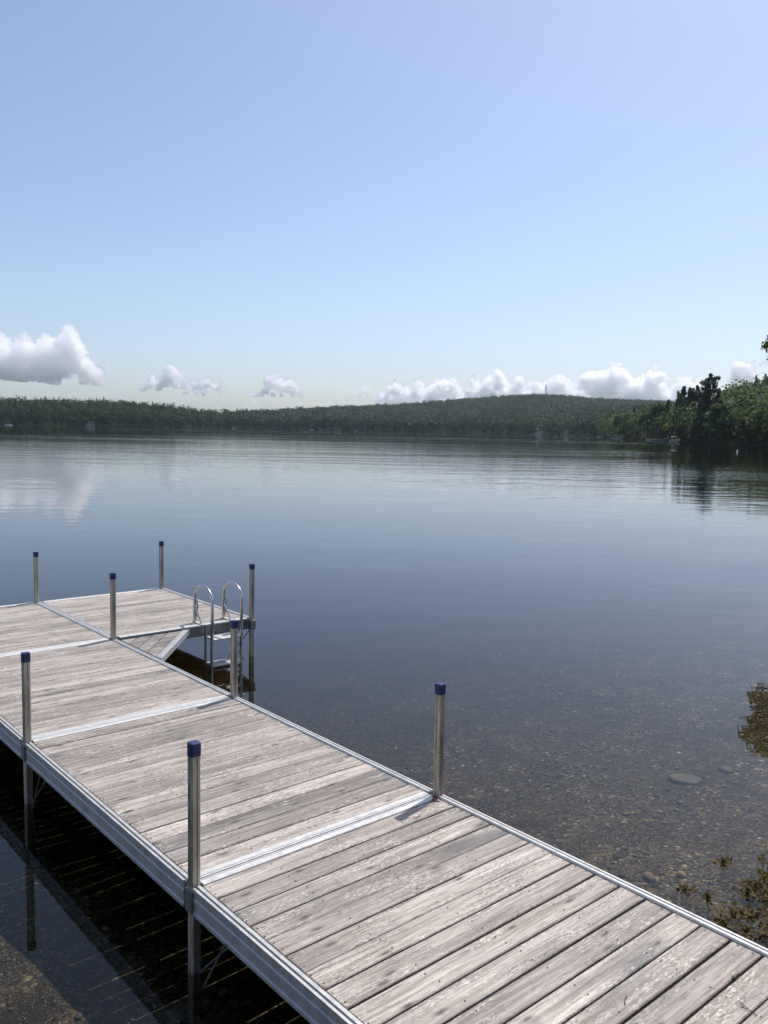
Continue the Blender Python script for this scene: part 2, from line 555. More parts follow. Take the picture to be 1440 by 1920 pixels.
def dock_section(u0, v0, Lu, Wv, seed, label, nb=16, stained=(), gapset=(.004, .007, .008, .010, .011)):
    rn = random.Random(seed)
    root = empty('dock_section', dk(u0 + .034, v0), PSI, label, 'dock', 'sections of the lake dock')
    e = .034
    for s, x0, x1 in ((-1, -.026, .022), (1, Wv - .022, Wv + .026)):
        b = MB(); b.prism(rail_profile(x0, x1, s), 'y', e, Lu - e)
        b.build('side_rail', RAIL, root)
    for flip, y0, y1 in ((False, .005, .062), (True, Lu - .062, Lu - .005)):
        b = MB(); b.prism(end_profile(y0, y1, not flip), 'x', e + .004, Wv - e - .004)
        b.build('end_rail', ALU, root)
        b = MB(); b.box((e + .006, y0 + .003, -.13), (Wv - e - .006, y1 - .003, -.0165), .002)
        b.build('shaded_end_face', DARKST, root)  # lower face of the end rail, its shade put into a darker metal
    # boards
    b = MB()
    y, y1 = .066, Lu - .066
    gaps = [rn.choice(gapset) for _ in range(nb)]
    bw = (y1 - y - sum(gaps[:-1])) / nb
    for k in range(nb):
        ww = bw
        xa = .026 + rn.uniform(0, .004)
        xb = Wv - .026 - rn.uniform(0, .004)
        tint = (.98 if k in stained else rn.random() ** 1.3 * .8, rn.random(), rn.random())
        dz = rn.uniform(-.0015, .001)
        sk = tuple(dz + rn.uniform(-.001, .001) for _ in range(4))
        b.box((xa, y, -.034), (xb, y + ww, -.001), .0045, tint, sk)
        # two screw heads over every joist and at both ends
        b.cur = 1
        for sx_ in (.045, Wv * .25, Wv * .5, Wv * .75, Wv - .045):
            for fy in (.24, .76):
                if rn.random() < .12:
                    continue
                px_, py_ = sx_ + rn.uniform(-.008, .008), y + ww * (fy + rn.uniform(-.05, .05))
                b.add([(px_ + .0042 * cos(q * pi / 4), py_ + .0042 * sin(q * pi / 4), .0012) for q in range(8)], [tuple(range(8))])
        b.cur = 0
        y += ww + gaps[k]
    b.build('decking', WOOD, root, SCREW)
    # joists under the boards
    for fx in (.25, .5, .75):
        j = MB(); j.box((Wv * fx - .02, .066, -.125), (Wv * fx + .02, Lu - .066, -.0365), .003)
        j.build('joist', DARKST, root)
    return root


L1, L2, L3 = 2.46, 2.459, 2.357
dock_section(-L1, 0, L1, W, 3, 'nearest weathered plank dock section, cut off by the bottom of the picture', stained=(4, 12, 13), gapset=(.004, .009, .011, .012, .013, .014))
dock_section(0, 0, L2, W, 5, 'middle dock section of grey planks between the two bright metal strips')
dock_section(L2, 0, L2, W, 11, 'third dock section of grey planks, just before the triangular corner piece')
dock_section(L2 * 2, 0, L3, W, 13, 'far dock section at left, across the seam from the ladder platform')
dock_section(L2 * 2, W + .052, L3, 3.40 - W - .052, 17, 'side platform of pale planks carrying the swim ladder')

# triangular corner filler
tri = empty('corner_filler', dk(4.86, 1.745), PSI, 'small triangular plank filler in the inner corner beside the ladder platform', 'dock')
A2, B2 = .80, .94      # legs along v and along -u


def tri_strip(mb, t0, t1, z0, z1, tint):
    # band parallel to the hypotenuse between fractions t0 and t1 of its distance from the corner
    p = [(A2 * t0, 0), (A2 * t1, 0), (0, -B2 * t1), (0, -B2 * t0)]
    o = [(0.004, -.004)] * 4
    vs = [(a + q[0], c + q[1], z0) for (a, c), q in zip(p, o)] + [(a + q[0], c + q[1], z1) for (a, c), q in zip(p, o)]
    mb.add(vs, [(0, 1, 2, 3)[::-1], (4, 5, 6, 7), (0, 1, 5, 4), (1, 2, 6, 5), (2, 3, 7, 6), (3, 0, 4, 7)], tint)


b = MB()
for k in range(4):
    tri_strip(b, .015 + k * .219, .015 + k * .219 + .203, -.034, -.002, (.75 + .2 * random.random(), random.random(), random.random() * .3))
b.build('decking', WOOD, tri)
b = MB()
tri_strip(b, .895, .920, -.055, .004, (.5,) * 3)
tri_strip(b, .928, .956, -.055, .0025, (.5,) * 3)
tri_strip(b, .964, 1.0, -.055, .005, (.5,) * 3)
b.build('edge_rail', RAIL, tri)

# ------------------------------------------------------------------ posts
def dock_post(u, v, top, label, ladder=False, lean=(0, 0)):
    bed = float(terrain_z(*dk(u, v)[:2])) - DECK - .03
    root = empty('dock_post', dk(u, v, 0), PSI, label, 'post', 'dock posts with blue caps')
    root.rotation_euler = (lean[0], lean[1], PSI)
    h = .0248
    c = .006
    # ribbed square tube outline
    prof = []
    for sx, sy in ((1, 1), (-1, 1), (-1, -1), (1, -1)):
        if sx * sy > 0:
            prof += [(sx * h, sy * (h - c)), (sx * (h - c), sy * h)]
        else:
            prof += [(sx * (h - c), sy * h), (sx * h, sy * (h - c))]
    g = .0045
    ring = []
    n = len(prof)
    for i in range(n):
        a, b2 = Vector(prof[i]), Vector(prof[(i + 1) % n])
        ring.append(a)
        if (b2 - a).length > .02:      # shallow groove along the middle of every face
            mid = (a + b2) / 2
            inn = -mid.normalized() * g
            d = (b2 - a).normalized()
            ring += [mid - d * .007, mid - d * .005 + inn, mid + d * .005 + inn, mid + d * .007]
    m = len(ring)
    vs = [(p.x, p.y, bed) for p in ring] + [(p.x, p.y, top - .03) for p in ring]
    mb = MB()
    mb.add(vs, [(i, (i + 1) % m, m + (i + 1) % m, m + i) for i in range(m)] + [tuple(range(m, 2 * m))])
    mb.build('pole', POLE, root)
    # blue end cap: sleeve with a rounded top
    cp = MB()
    k = 20
    rings = [(top - .066, .0285), (top - .006, .0285), (top - .0015, .0265), (top, .021)]
    sq = lambda a, r: Vector((math.copysign(abs(cos(a)) ** .45, cos(a)), math.copysign(abs(sin(a)) ** .45, sin(a)))) * r
    vs = [(*sq(2 * pi * i / k, r), z) for z, r in rings for i in range(k)]
    fs = [(j * k + i, j * k + (i + 1) % k, (j + 1) * k + (i + 1) % k, (j + 1) * k + i) for j in range(3) for i in range(k)]
    cp.add(vs, fs + [tuple(range(3 * k, 4 * k)), tuple(range(k - 1, -1, -1))])
    cp.build('cap', BLUE, root)
    # clamp around the pole below deck level, with two thin brace rods
    cl = MB()
    cl.box((-.0335, -.0335, -.128), (.0335, .0335, -.012), .004)
    cl.build('clamp', DARKST, root)
    ft = MB()
    ft.box((-.11, -.11, bed + .005), (.11, .11, bed + .03), .004)
    ft.build('foot_plate', DARKST, root)
    dv = -1 if v > 3 else 0
    for o_, zz in ((-.012, -.62), (.012, -.46)):
        br = MB()
        if dv:     # braced sideways under the platform edge
            br.tube([(-.02, o_ * 2, zz if o_ < 0 else -.15), (-.34, o_ * 2, -.15 if o_ < 0 else zz)], .0065, 8)
        else:
            br.tube([(o_, -.02, zz), (o_ * 3, -.36, -.12)], .0055, 8)
        br.build('brace', DARKST, root)
    return root


dock_post(0, 0, .735, 'nearest blue-capped square post, on the left edge by the brightest metal strip')
dock_post(0, W, .722, 'blue-capped post standing alone on the right edge against the open water', lean=(.004, -.012))
dock_post(L2, 0, .655, 'blue-capped post on the left edge, at the left end of the second metal strip')
dock_post(L2, W, .662, 'blue-capped post in front of the swim ladder, on the walkway edge')
dock_post(L2 * 2, W, .715, 'blue-capped post at the inner corner where the seam meets the walkway')
dock_post(L2 * 2 + L3, W, .652, 'blue-capped post on the far dock edge at the end of the seam')
dock_post(L2 * 2 + L3, 3.40, .666, 'blue-capped post at the far right corner of the side platform')
dock_post(L2 * 2, 3.40, .660, 'dark blue-capped post right of the swim ladder, reaching deep into the water')
dock_post(L2 * 2, 0, .68, 'blue-capped post on the far left edge, outside the left of the picture')
dock_post(L2 * 2 + L3, 0, .66, 'blue-capped post at the far left corner, outside the left of the picture')

# ------------------------------------------------------------------ ladder
lad = empty('swim_ladder', dk(4.91, 2.95), PSI, 'aluminium swim ladder with two hooped hand rails on the side platform edge', 'ladder')
for s in (-.19, .19):
    path = [(s, .22, .014), (s, .225, .16), (s, .215, .29)]
    for k in range(13):
        a = pi * k / 12
        path.append((s, .015 + .20 * cos(a), .315 + .14 * sin(a)))
    path += [(s, -.19, .16), (s, -.185, 0), (s, -.18, -.25), (s, -.18, -1.0)]
    # soften the hoop's outer flank
    b = MB(); b.tube(path, .0175, 12); rl = b.build('hand_rail', STEEL, lad)
    b = MB(); b.tube([(s + .022, .22, .012), (s + .022, .19, .20), (s + .01, .215, .31)], .010, 10); b.build('rail_strut', STEEL, rl)
    b = MB(); b.tube([(s, .205, .19), (s, .06, .012)], .010, 10); b.build('rail_strut', STEEL, rl)
    b = MB(); b.box((s - .02, .03, .006), (s + .02, .25, .014), .002); b.build('mounting_plate', ALU, lad)
    b = MB(); b.tube([(s, -.035, .02), (s, -.035, -.25), (s, -.04, -1.0)], .013, 12); b.build('leg', DARKST, lad)
for z in (-.12, -.42, -.72):
    b = MB(); b.box((-.175, -.20, z - .018), (.175, -.02, z), .004); b.build('step', ALU, lad)

# ------------------------------------------------------------------ small things on the planks
lf = empty('dry_leaf', dk(-.045, 1.628, .006), PSI + .6, 'small red-brown dry leaf at the foot of the lone right post', 'leaf')
b = MB()
for k, (x, y, a) in enumerate(((0, 0, .3), (.018, .012, 1.7), (-.016, .01, 2.9), (.004, -.018, 4.2))):
    L_ = .022
    d = Vector((cos(a), sin(a), 0)); q = Vector((-sin(a), cos(a), 0))
    p = Vector((x, y, 0))
    pts = [p - d * L_, p - d * L_ * .2 + q * L_ * .45 + Vector((0, 0, .01)), p + d * L_ + Vector((0, 0, .006)), p + d * .1 * L_ - q * L_ * .45 + Vector((0, 0, .013))]
    b.add(pts, [(0, 1, 2, 3)])
b.build('leaf_blade', REDLEAF, lf)

sp = empty('sprout', dk(-2.075, 1.40, -.004), PSI, 'tiny green weed growing in a gap of the nearest planks', 'weed')
b = MB()
rn = random.Random(2)
for k in range(26):
    a = rn.uniform(0, 2 * pi)
    x = rn.gauss(0, .028)
    y = rn.gauss(0, .005)
    hh = rn.uniform(.006, .022)
    d = Vector((cos(a), sin(a), 0)) * rn.uniform(.004, .012)
    w = Vector((-sin(a), cos(a), 0)) * .0028
    p = Vector((x, y, 0))
    b.add([p - w, p + w, p + d + w * .4 + Vector((0, 0, hh)), p + d - w * .4 + Vector((0, 0, hh))], [(0, 1, 2, 3)])
b.build('leaf_blade', SPROUT, sp)
for (u, v, a, L_, lab) in ((-1.862, .928, .5, .030, 'short dark twig lying on the nearest planks'),
                           (-2.205, 1.262, 1.3, .042, 'forked dark twig on the last plank in the lower right')):
    tw = empty('twig', dk(u, v, .003), PSI + a, lab, 'twig', 'twigs on the planks')
    b = MB()
    b.tube([(-L_, 0, .001), (-L_ * .2, .004, .003), (L_, -.003, .001)], .0016, 6)
    if L_ > .035:
        b.tube([(0, .003, .003), (L_ * .4, .025, .002)], .0012, 6)
    b.build('stem', TWIG, tw)

# ------------------------------------------------------------------ stones under water
def ico(sub):
    bm = bmesh.new()
    bmesh.ops.create_icosphere(bm, subdivisions=sub, radius=1)
    v = np.array([p.co[:] for p in bm.verts], np.float32)
    f = np.array([[q.index for q in t.verts] for t in bm.faces], np.int32)
    bm.free()
    return v, f


def wob(v, ph, fr=1.7):
    return (np.sin(v[..., 0] * fr + ph) + np.sin(v[..., 1] * fr * 1.3 + ph * 2.1) + np.sin(v[..., 2] * fr * 1.7 + ph * .7)) / 3


IV2, IF2 = ico(3)


def stone(px, py, size, flat, mat, label):
    # stand the stone on the bed under that view line
    v = ray(px, py)
    P = Vector((0, 0, CAM_Z))
    for t in np.linspace(1, 14, 1400):
        q = P + v * t
        if q.z < float(terrain_z(q.x, q.y)):
            break
    vv = IV2.copy()
    ph = px * .37
    vv *= (1 + .22 * wob(vv, ph) + .10 * wob(vv, ph * 1.9, 4.1))[:, None]
    vv *= np.array([size, size * .7, size * flat])
    vv[:, 2] = np.maximum(vv[:, 2], -size * flat * .5)
    me = np_mesh('stone', vv, IF2, True)
    o = mesh_obj('stone', me, None, mat)
    o.location = (q.x, q.y, float(terrain_z(q.x, q.y)) + size * flat * .3)
    o.rotation_euler = (0, 0, px * .11)
    tag(o, label, 'stone', 'stones on the lake bed')


stone(1283, 1462, .15, .13, STONE, 'wide flat slab on the lake bed, the largest stone under the water')
stone(1278, 1643, .035, .55, STONE_Y, 'small ochre stone under water near the right dock edge')
stone(1216, 1645, .05, .4, STONE_B, 'reddish brown stone under water, nearest the dock rail of the cobbles')
stone(1360, 1445, .07, .35, STONE, 'pale flat stone under water right of the largest slab')


def pebbles():
    v, f = ico(1)
    n = 16000
    ru = RNG.uniform(-2.2, 5.5, n)
    rv = np.where(RNG.random(n) < .78, RNG.uniform(1.8, 9.5, n), RNG.uniform(-3.2, 0.2, n))
    du, dv = ru - U0, rv - V0
    x = -du * sin(PSI) + dv * cos(PSI)
    y = du * cos(PSI) + dv * sin(PSI)
    z = terrain_z(x, y)
    s = .004 + .008 * RNG.random(n) + .020 * RNG.random(n) ** 9
    keep = z < -.02
    x, y, z, s = x[keep], y[keep], z[keep], s[keep]
    n = len(x)
    sh = RNG.uniform(.6, 1.2, (n, 1, 3)) * np.array([1.1, 1, .55])
    a = RNG.uniform(0, 2 * pi, n)
    p = v[None] * (1 + .2 * RNG.standard_normal((n, len(v), 1)) * .6) * sh * s[:, None, None]
    X = p[..., 0] * np.cos(a)[:, None] - p[..., 1] * np.sin(a)[:, None] + x[:, None]
    Y = p[..., 0] * np.sin(a)[:, None] + p[..., 1] * np.cos(a)[:, None] + y[:, None]
    Z = p[..., 2] + z[:, None] + .004
    vs = np.stack([X, Y, Z], -1).reshape(-1, 3)
    fs = (f[None] + (np.arange(n) * len(v))[:, None, None]).reshape(-1, 3)
    tint = np.repeat(RNG.random((n, 3)), len(f), 0)
    me = np_mesh('pebbles', vs, fs, False, tint)
    m = N('pebble_stone')
    t = m.n('ShaderNodeAttribute', attribute_name='tint')
    r, g, b = m.n('ShaderNodeSeparateColor', {0: t.outputs['Color']}).outputs
    c = m.mix(r, (.022, .02, .014), (.105, .09, .062))
    c = m.mix(m.ramp(g, [(.6, 0), (.95, .9)]), c, (.11, .115, .105))
    c = m.mix(m.ramp(b, [(.93, 0), (.97, 1)]), c, (.45, .40, .30))
    m.bsdf(Base_Color=c, Roughness=.7)
    tag(mesh_obj('pebbles', me, None, m.m), 'small brown and grey pebbles strewn over the shallow lake bed', 'pebbles', kind='stuff')


pebbles()

def tree_reflection_patch():
    # added brown cards standing in for bed seen inside the near tree's reflection
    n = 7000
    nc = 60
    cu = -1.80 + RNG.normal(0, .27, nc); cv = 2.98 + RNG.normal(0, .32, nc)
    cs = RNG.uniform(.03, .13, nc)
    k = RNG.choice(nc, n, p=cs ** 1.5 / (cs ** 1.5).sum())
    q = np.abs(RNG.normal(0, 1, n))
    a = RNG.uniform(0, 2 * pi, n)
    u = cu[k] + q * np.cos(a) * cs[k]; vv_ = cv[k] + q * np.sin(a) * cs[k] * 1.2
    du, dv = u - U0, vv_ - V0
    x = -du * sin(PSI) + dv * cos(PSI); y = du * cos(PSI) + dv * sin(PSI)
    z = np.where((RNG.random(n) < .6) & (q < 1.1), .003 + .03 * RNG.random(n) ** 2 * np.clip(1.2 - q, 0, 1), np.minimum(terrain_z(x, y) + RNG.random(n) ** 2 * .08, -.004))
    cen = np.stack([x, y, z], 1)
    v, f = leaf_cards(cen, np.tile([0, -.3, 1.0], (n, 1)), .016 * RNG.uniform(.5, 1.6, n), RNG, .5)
    me = np_mesh('tree_reflection_patch', v, f, False, np.stack([RNG.random(n), RNG.random(n), RNG.random(n)], 1))
    m = mat_foliage('brown_reflection_patch', (.016, .014, .006), (.125, .075, .025), .2, .1)
    tag(mesh_obj('tree_reflection_patch', me, None, m), 'brown olive cards added for the dark tree reflection over the shallows at the lower right', 'water weed', kind='stuff')


# ------------------------------------------------------------------ trees
def leaf_cards(cen, nrm, size, rng, asp=.7, jit=.45):
    """Quads at cen facing nrm (jittered)."""
    n = len(cen)
    nn = nrm + rng.normal(0, jit, (n, 3))
    nn /= np.linalg.norm(nn, axis=1, keepdims=True) + 1e-9
    a = rng.normal(0, 1, (n, 3))
    x = np.cross(nn, a); x /= np.linalg.norm(x, axis=1, keepdims=True) + 1e-9
    y = np.cross(nn, x)
    s = size[:, None] if np.ndim(size) else size
    x = x * s
    y = y * s * asp
    v = np.stack([cen - x - y * .4, cen - y + x * .2, cen + x + y * .3, cen + y - x * .1], 1).reshape(-1, 3)
    f = np.arange(n * 4).reshape(n, 4)
    return v, f


def crown_points(blobs, n, rng):
    """Points and normals over a set of ellipsoid blobs (cx,cy,cz,rx,rz)."""
    B = np.array(blobs, float)
    w = B[:, 3] ** 2
    k = rng.choice(len(B), n, p=w / w.sum())
    d = rng.normal(0, 1, (n, 3)); d /= np.linalg.norm(d, axis=1, keepdims=True)
    d[:, 2] = np.where(rng.random(n) < .65, np.abs(d[:, 2]), d[:, 2])
    rad = (1 - .55 * rng.random(n) ** 2.2)[:, None] * (1 + .10 * rng.normal(0, 1, n))[:, None]
    sc = np.stack([B[k, 3], B[k, 3], B[k, 4]], 1)
    return B[k, :3] + d * sc * rad, d, k


def broadleaf_blobs(h, r, rng, nb=16):
    bl = []
    for i in range(nb):
        t = rng.uniform(.08, .93)
        prof = math.sin(pi * min(1, (t * .76 + .22))) ** .7
        a = rng.uniform(0, 2 * pi)
        q = r * prof * rng.uniform(.35, .85)
        s = r * rng.uniform(.28, .46)
        bl.append((q * cos(a), q * sin(a), h * t, s, s * .75))
    bl.append((0, 0, h * .55, r * .6, h * .3))
    bl.append((0, 0, h * .88, r * .35, h * .1))
    return bl


def trunk_mesh(name, h, r, rng, limbs=6, lean=.03):
    b = MB()
    path = [(lean * h * t * t * 2, lean * h * sin(3 * t), h * t - .3) for t in np.linspace(0, .9, 9)]
    b.tube(path, r, 9, True, radii=[r * (1.25 - 1.1 * t) + .02 for t in np.linspace(0, 1, 9)])
    for i in range(limbs):
        t = rng.uniform(.3, .8)
        k = int(t * 8)
        p = Vector(path[k])
        a = rng.uniform(0, 2 * pi)
        ln = h * rng.uniform(.15, .28)
        pts = [p, p + Vector((cos(a) * ln * .5, sin(a) * ln * .5, ln * .3)), p + Vector((cos(a) * ln, sin(a) * ln, ln * .75))]
        b.tube(pts, r * .4, 6, True, radii=[r * .42, r * .28, r * .08])
    me = bpy.data.meshes.new(name)
    me.from_pydata(b.v, [], b.f)
    me.polygons.foreach_set('use_smooth', np.array(b.sm, bool))
    me.materials.append(BARK)
    return me


def broadleaf_variant(seed, mat, h=12.0, r=5.0, n=4200, leaf=.42):
    rng = np.random.default_rng(seed)
    bl = broadleaf_blobs(h, r, rng)
    c, d, k = crown_points(bl, n, rng)
    v, f = leaf_cards(c, d, leaf * rng.uniform(.6, 1.3, n), rng)
    bt = rng.random(len(bl))
    tint = np.stack([np.clip(bt[k] * .85 + rng.random(n) * .12, 0, 1), bt[k[::-1]] * .0 + rng.random(n) * .25, rng.random(n)], 1)
    me = np_mesh('crown', v, f, False, tint)
    me.materials.append(mat)
    return me, trunk_mesh('trunk', h * .8, .22, rng)


def pine_variant(seed, h, r, n, ragged=True, leaf=.38, bare=.30):
    """White pine: flat tiers of needle plates, gaps between them."""
    rng = np.random.default_rng(seed)
    cen, nr, tt = [], [], []
    tiers = int(h * (1.25 if ragged else 1.5))
    tr = MB()
    tr.tube([(0, 0, h * t) for t in np.linspace(-.02, 1, 8)], .3, 9, True, radii=[.34 * (1 - .92 * t) + .02 for t in np.linspace(0, 1, 8)])
    plates = []
    for i in range(tiers):
        t = bare + (1 - bare) * (i + rng.uniform(0, .8)) / tiers
        for j in range(int(rng.integers(2, 5))):
            a = rng.uniform(0, 2 * pi)
            prof = (1 - t) ** .55 if ragged else (1 - t) ** .9
            L_ = r * (.22 + .85 * prof) * rng.uniform(.45, 1.15) if ragged else r * prof * rng.uniform(.8, 1.05)
            rise = rng.uniform(.0, .25) if ragged else -.15
            e = Vector((cos(a) * L_, sin(a) * L_, h * t + L_ * rise))
            tr.tube([(0, 0, h * t), (e.x * .5, e.y * .5, h * t + L_ * rise * .3), tuple(e)], .06, 5, True, radii=[.09, .06, .02])
            plates.append((a, L_, h * t, rise, rng.random()))
    per = max(4, n // max(1, len(plates)))
    for a, L_, z, rise, b in plates:
        s = rng.uniform(.25, 1.05, per)
        side = rng.normal(0, .22, per) * L_ * (1.1 - .5 * s)
        x = cos(a) * L_ * s - sin(a) * side
        y = sin(a) * L_ * s + cos(a) * side
        zz = z + L_ * rise * s ** 2 + rng.normal(0, .34 if ragged else .2, per) + .1
        cen.append(np.stack([x, y, zz], 1))
        nr.append(np.tile([cos(a) * .2, sin(a) * .2, .8], (per, 1)) + rng.normal(0, .4, (per, 3)))
        tt.append(np.full(per, b))
    cen, nr, tt = np.concatenate(cen), np.concatenate(nr), np.concatenate(tt)
    m = len(cen)
    v, f = leaf_cards(cen, nr, leaf * rng.uniform(.6, 1.25, m), rng, .55)
    me = np_mesh('crown', v, f, False, np.stack([np.clip(tt * .7 + rng.random(m) * .3, 0, 1), rng.random(m) * .4, tt], 1))
    me.materials.append(FOL_P)
    t2 = bpy.data.meshes.new('trunk')
    t2.from_pydata(tr.v, [], tr.f)
    t2.materials.append(BARK)
    return me, t2


tree_reflection_patch()
BL = [broadleaf_variant(100 + i, FOL_A) for i in range(4)]
YL = [broadleaf_variant(200 + i, FOL_Y, 11, 5, 4200, .40) for i in range(2)]
PI_BIG = pine_variant(303, 24, 7.2, 7500, leaf=.5, bare=.12)
PI_MID = pine_variant(305, 20, 5.6, 6500, leaf=.5, bare=.12)
PI_CON = [pine_variant(310 + i, 16, 3.6, 2200, False, .55, .06) for i in range(2)]


def tree(name, parts, px, dist, h0, h, rs, label, cat, group=None, rz=0.0):
    a = math.atan((px - 720) / FPX)
    x, y = dist * sin(a), dist * cos(a)
    z = float(terrain_z(x, y))
    root = empty(name, (x, y, z - .1), rz, label, cat, group)
    k = h / h0
    root.scale = (k * rs, k * rs, k)
    for nm, me in zip(('crown', 'trunk'), parts):
        o = bpy.data.objects.new(nm, me)
        COL.objects.link(o)
        o.parent = root
    return root


G = 'trees along the right-hand point'
B_, Y_, P_ = 'broadleaf_tree', 'yellow_green_tree', 'pine_tree'
tl = [
    # name, parts, column, distance beyond the shore line, base height, height, spread, label
    (P_, PI_BIG, 1322, 14, 24, 22.5, 1.0, 'tall ragged pine with flat tiers standing above the right point, tallest on the skyline'),
    (P_, PI_MID, 1286, 16, 20, 19.5, 1.0, 'second ragged pine, shorter and just left of the tall one on the skyline'),
    (P_, PI_CON[0], 1262, 22, 16, 20.0, 1.0, 'dark conifer stepping down left of the two ragged pines'),
    (P_, PI_CON[1], 1304, 8, 16, 14.5, 1.2, 'dark dense conifer below and between the two ragged pines'),
    (P_, PI_CON[0], 1245, 10, 16, 17.5, 1.2, 'low dark conifer at the water edge left of the ragged pines'),
    (B_, BL[0], 1340, 10, 12, 11.5, 1.0, 'rounded mid green tree right beside the tall ragged pine'),
    (B_, BL[1], 1362, 12, 12, 11.0, 1.1, 'full green tree at mid right between tall pine and yellow-green trees'),
    (B_, BL[2], 1384, 26, 12, 11.5, 1.1, 'dark broad tree behind the yellow-green trees on the right'),
    (Y_, YL[0], 1392, 5, 11, 7.5, 1.05, 'left one of the two sunlit yellow-green trees on the right bank'),
    (Y_, YL[1], 1425, 5, 11, 9.0, 1.05, 'sunlit yellow-green tree at the right picture edge by the water'),
    (B_, BL[3], 1410, 60, 12, 12.0, 1.1, 'tree on the right hump, a little below its top'),
    (B_, BL[0], 1436, 85, 12, 13.0, 1.1, 'tree topping the wooded hump at the right picture edge'),
    (B_, BL[1], 1385, 90, 12, 12.0, 1.1, 'tree on the left shoulder of the wooded right hump'),
    (B_, BL[2], 1358, 70, 12, 11.0, 1.1, 'tree in the dip of the skyline right of the tall pine'),
    (B_, BL[3], 1275, 6, 12, 8.5, 1.1, 'low leafy tree hanging over the water below the shorter ragged pine'),
    (B_, BL[1], 1350, 5, 12, 7.0, 1.1, 'low leafy bush-like tree at the water below the rounded green tree'),
    (B_, BL[0], 1227, 12, 12, 16.5, 1.1, 'light green tree left of the dark conifers on the right point'),
    (B_, BL[2], 1208, 10, 12, 15.5, 1.1, 'pale green domed tree, second left of the dark conifers'),
    (B_, BL[3], 1190, 12, 12, 15.0, 1.1, 'pale green tree midway along the low left arm of the point'),
    (B_, BL[1], 1172, 10, 12, 14.5, 1.1, 'tree near the left end of the point, right of the last shadowed gap'),
    (B_, BL[0], 1158, 9, 12, 13.5, 1.1, 'leftmost large tree of the right point beside the bay'),
    (P_, PI_CON[1], 1272, 30, 16, 21.5, 1.25, 'dark conifer close behind the shorter ragged pine, filling the slope to its left'),
    (P_, PI_CON[0], 1297, 26, 16, 19.5, 1.3, 'dark conifer filling the notch between the two ragged pines'),
    (P_, PI_CON[1], 1318, 9, 16, 15.5, 1.4, 'wide dark conifer at the foot of the tallest ragged pine'),
    (P_, PI_CON[0], 1338, 24, 16, 16.5, 1.3, 'dark conifer just right of the tallest ragged pine'),
    (P_, PI_CON[1], 1182, 30, 16, 18.0, 1.0, 'slim dark conifer behind the pale green trees of the point'),
]
SHORE = lambda px: float(np.interp(math.atan((px - 720) / FPX), AZ, COLS[:, 1]))
for i, (nm, parts, px, dd, h0, h, rs, lab) in enumerate(tl):
    tree(nm, parts, px, SHORE(px) + dd, h0, h, rs, lab, 'tree', G, i * 1.3)


def forest(name, label, px0, px1, spacing, kq, leaf, rfun, hmean, seed, mat, conifer=.3, over=40):
    """A far wood as one mass: crowns scattered between shore and crest."""
    rng = np.random.default_rng(seed)
    a0, a1 = math.atan((px0 - 720) / FPX), math.atan((px1 - 720) / FPX)
    az = np.linspace(a0, a1, 400)
    r0 = np.array([rfun(a)[0] for a in az]); r1 = np.array([rfun(a)[1] for a in az])
    area = np.trapz(.5 * (r1 ** 2 - r0 ** 2), az)
    n = int(area / spacing ** 2)
    w = np.maximum(r1 ** 2 - r0 ** 2, 1)
    cum = np.cumsum(w); cum /= cum[-1]
    a = np.interp(rng.random(n), cum, az)
    q0 = np.interp(a, az, r0); q1 = np.interp(a, az, r1)
    r = np.sqrt(q0 ** 2 + rng.random(n) * (q1 ** 2 - q0 ** 2))
    # an unbroken row of edge trees along the water
    ne = int(np.trapz(r0, az) / (spacing * .28))
    ae = rng.uniform(a0, a1, ne)
    a = np.concatenate([a, ae]); r = np.concatenate([r, np.interp(ae, az, r0) + rng.uniform(1, 7, ne)])
    n = len(a)
    x, y = r * np.sin(a), r * np.cos(a)
    z = terrain_z(x, y)
    con = rng.random(n) < conifer
    h = hmean * rng.uniform(.72, 1.18, n) * np.where(con, 1.12, 1)
    h[-ne:] *= rng.uniform(.22, .95, ne)
    rad = np.where(con, .19, .40) * h * rng.uniform(.8, 1.2, n)
    tb = np.clip(rng.normal(.45, .36, n), 0, 1) * np.where(con, .35, 1)
    d = rng.normal(0, 1, (n, kq, 3)); d /= np.linalg.norm(d, axis=2, keepdims=True)
    d[..., 2] = np.where(rng.random((n, kq)) < .7, np.abs(d[..., 2]), d[..., 2])
    t = rng.random((n, kq)) ** .8
    # broadleaf: lumpy dome; conifer: cone
    lump = 1 + .28 * np.sin(d[..., 0] * 5 + tb[:, None] * 40) * np.sin(d[..., 1] * 5 + tb[:, None] * 17) + .1 * rng.normal(0, 1, (n, kq))
    ex = np.where(con[:, None], (1 - t) * 1.3, 1) * rad[:, None] * lump
    hx = d[..., 0] / np.hypot(d[..., 0], d[..., 1]); hy = d[..., 1] / np.hypot(d[..., 0], d[..., 1])
    cx = np.where(con[:, None], hx * ex, d[..., 0] * ex)
    cy = np.where(con[:, None], hy * ex, d[..., 1] * ex)
    cz = np.where(con[:, None], h[:, None] * (.08 + .92 * t), h[:, None] * (.50 + .46 * d[..., 2] * lump))
    cen = np.stack([cx + x[:, None], cy + y[:, None], cz + z[:, None]], -1).reshape(-1, 3)
    nr = np.where(con[:, None, None], np.stack([hx, hy, np.full_like(hx, .5)], -1), d).reshape(-1, 3)
    sz = np.repeat(leaf * (.6 + .5 * rng.random(n)) * np.where(con, .75, 1), kq) * rng.uniform(.6, 1.2, n * kq)
    v, f = leaf_cards(cen, nr, sz, rng, .8, .3)
    tint = np.stack([np.clip(np.repeat(tb, kq) + rng.normal(0, .05, n * kq), 0, 1), np.repeat(rng.random(n) ** 3, kq) * .7, rng.random(n * kq)], 1)
    me = np_mesh(name, v, f, False, tint)
    tag(mesh_obj(name, me, None, mat), label, 'woods', kind='stuff')


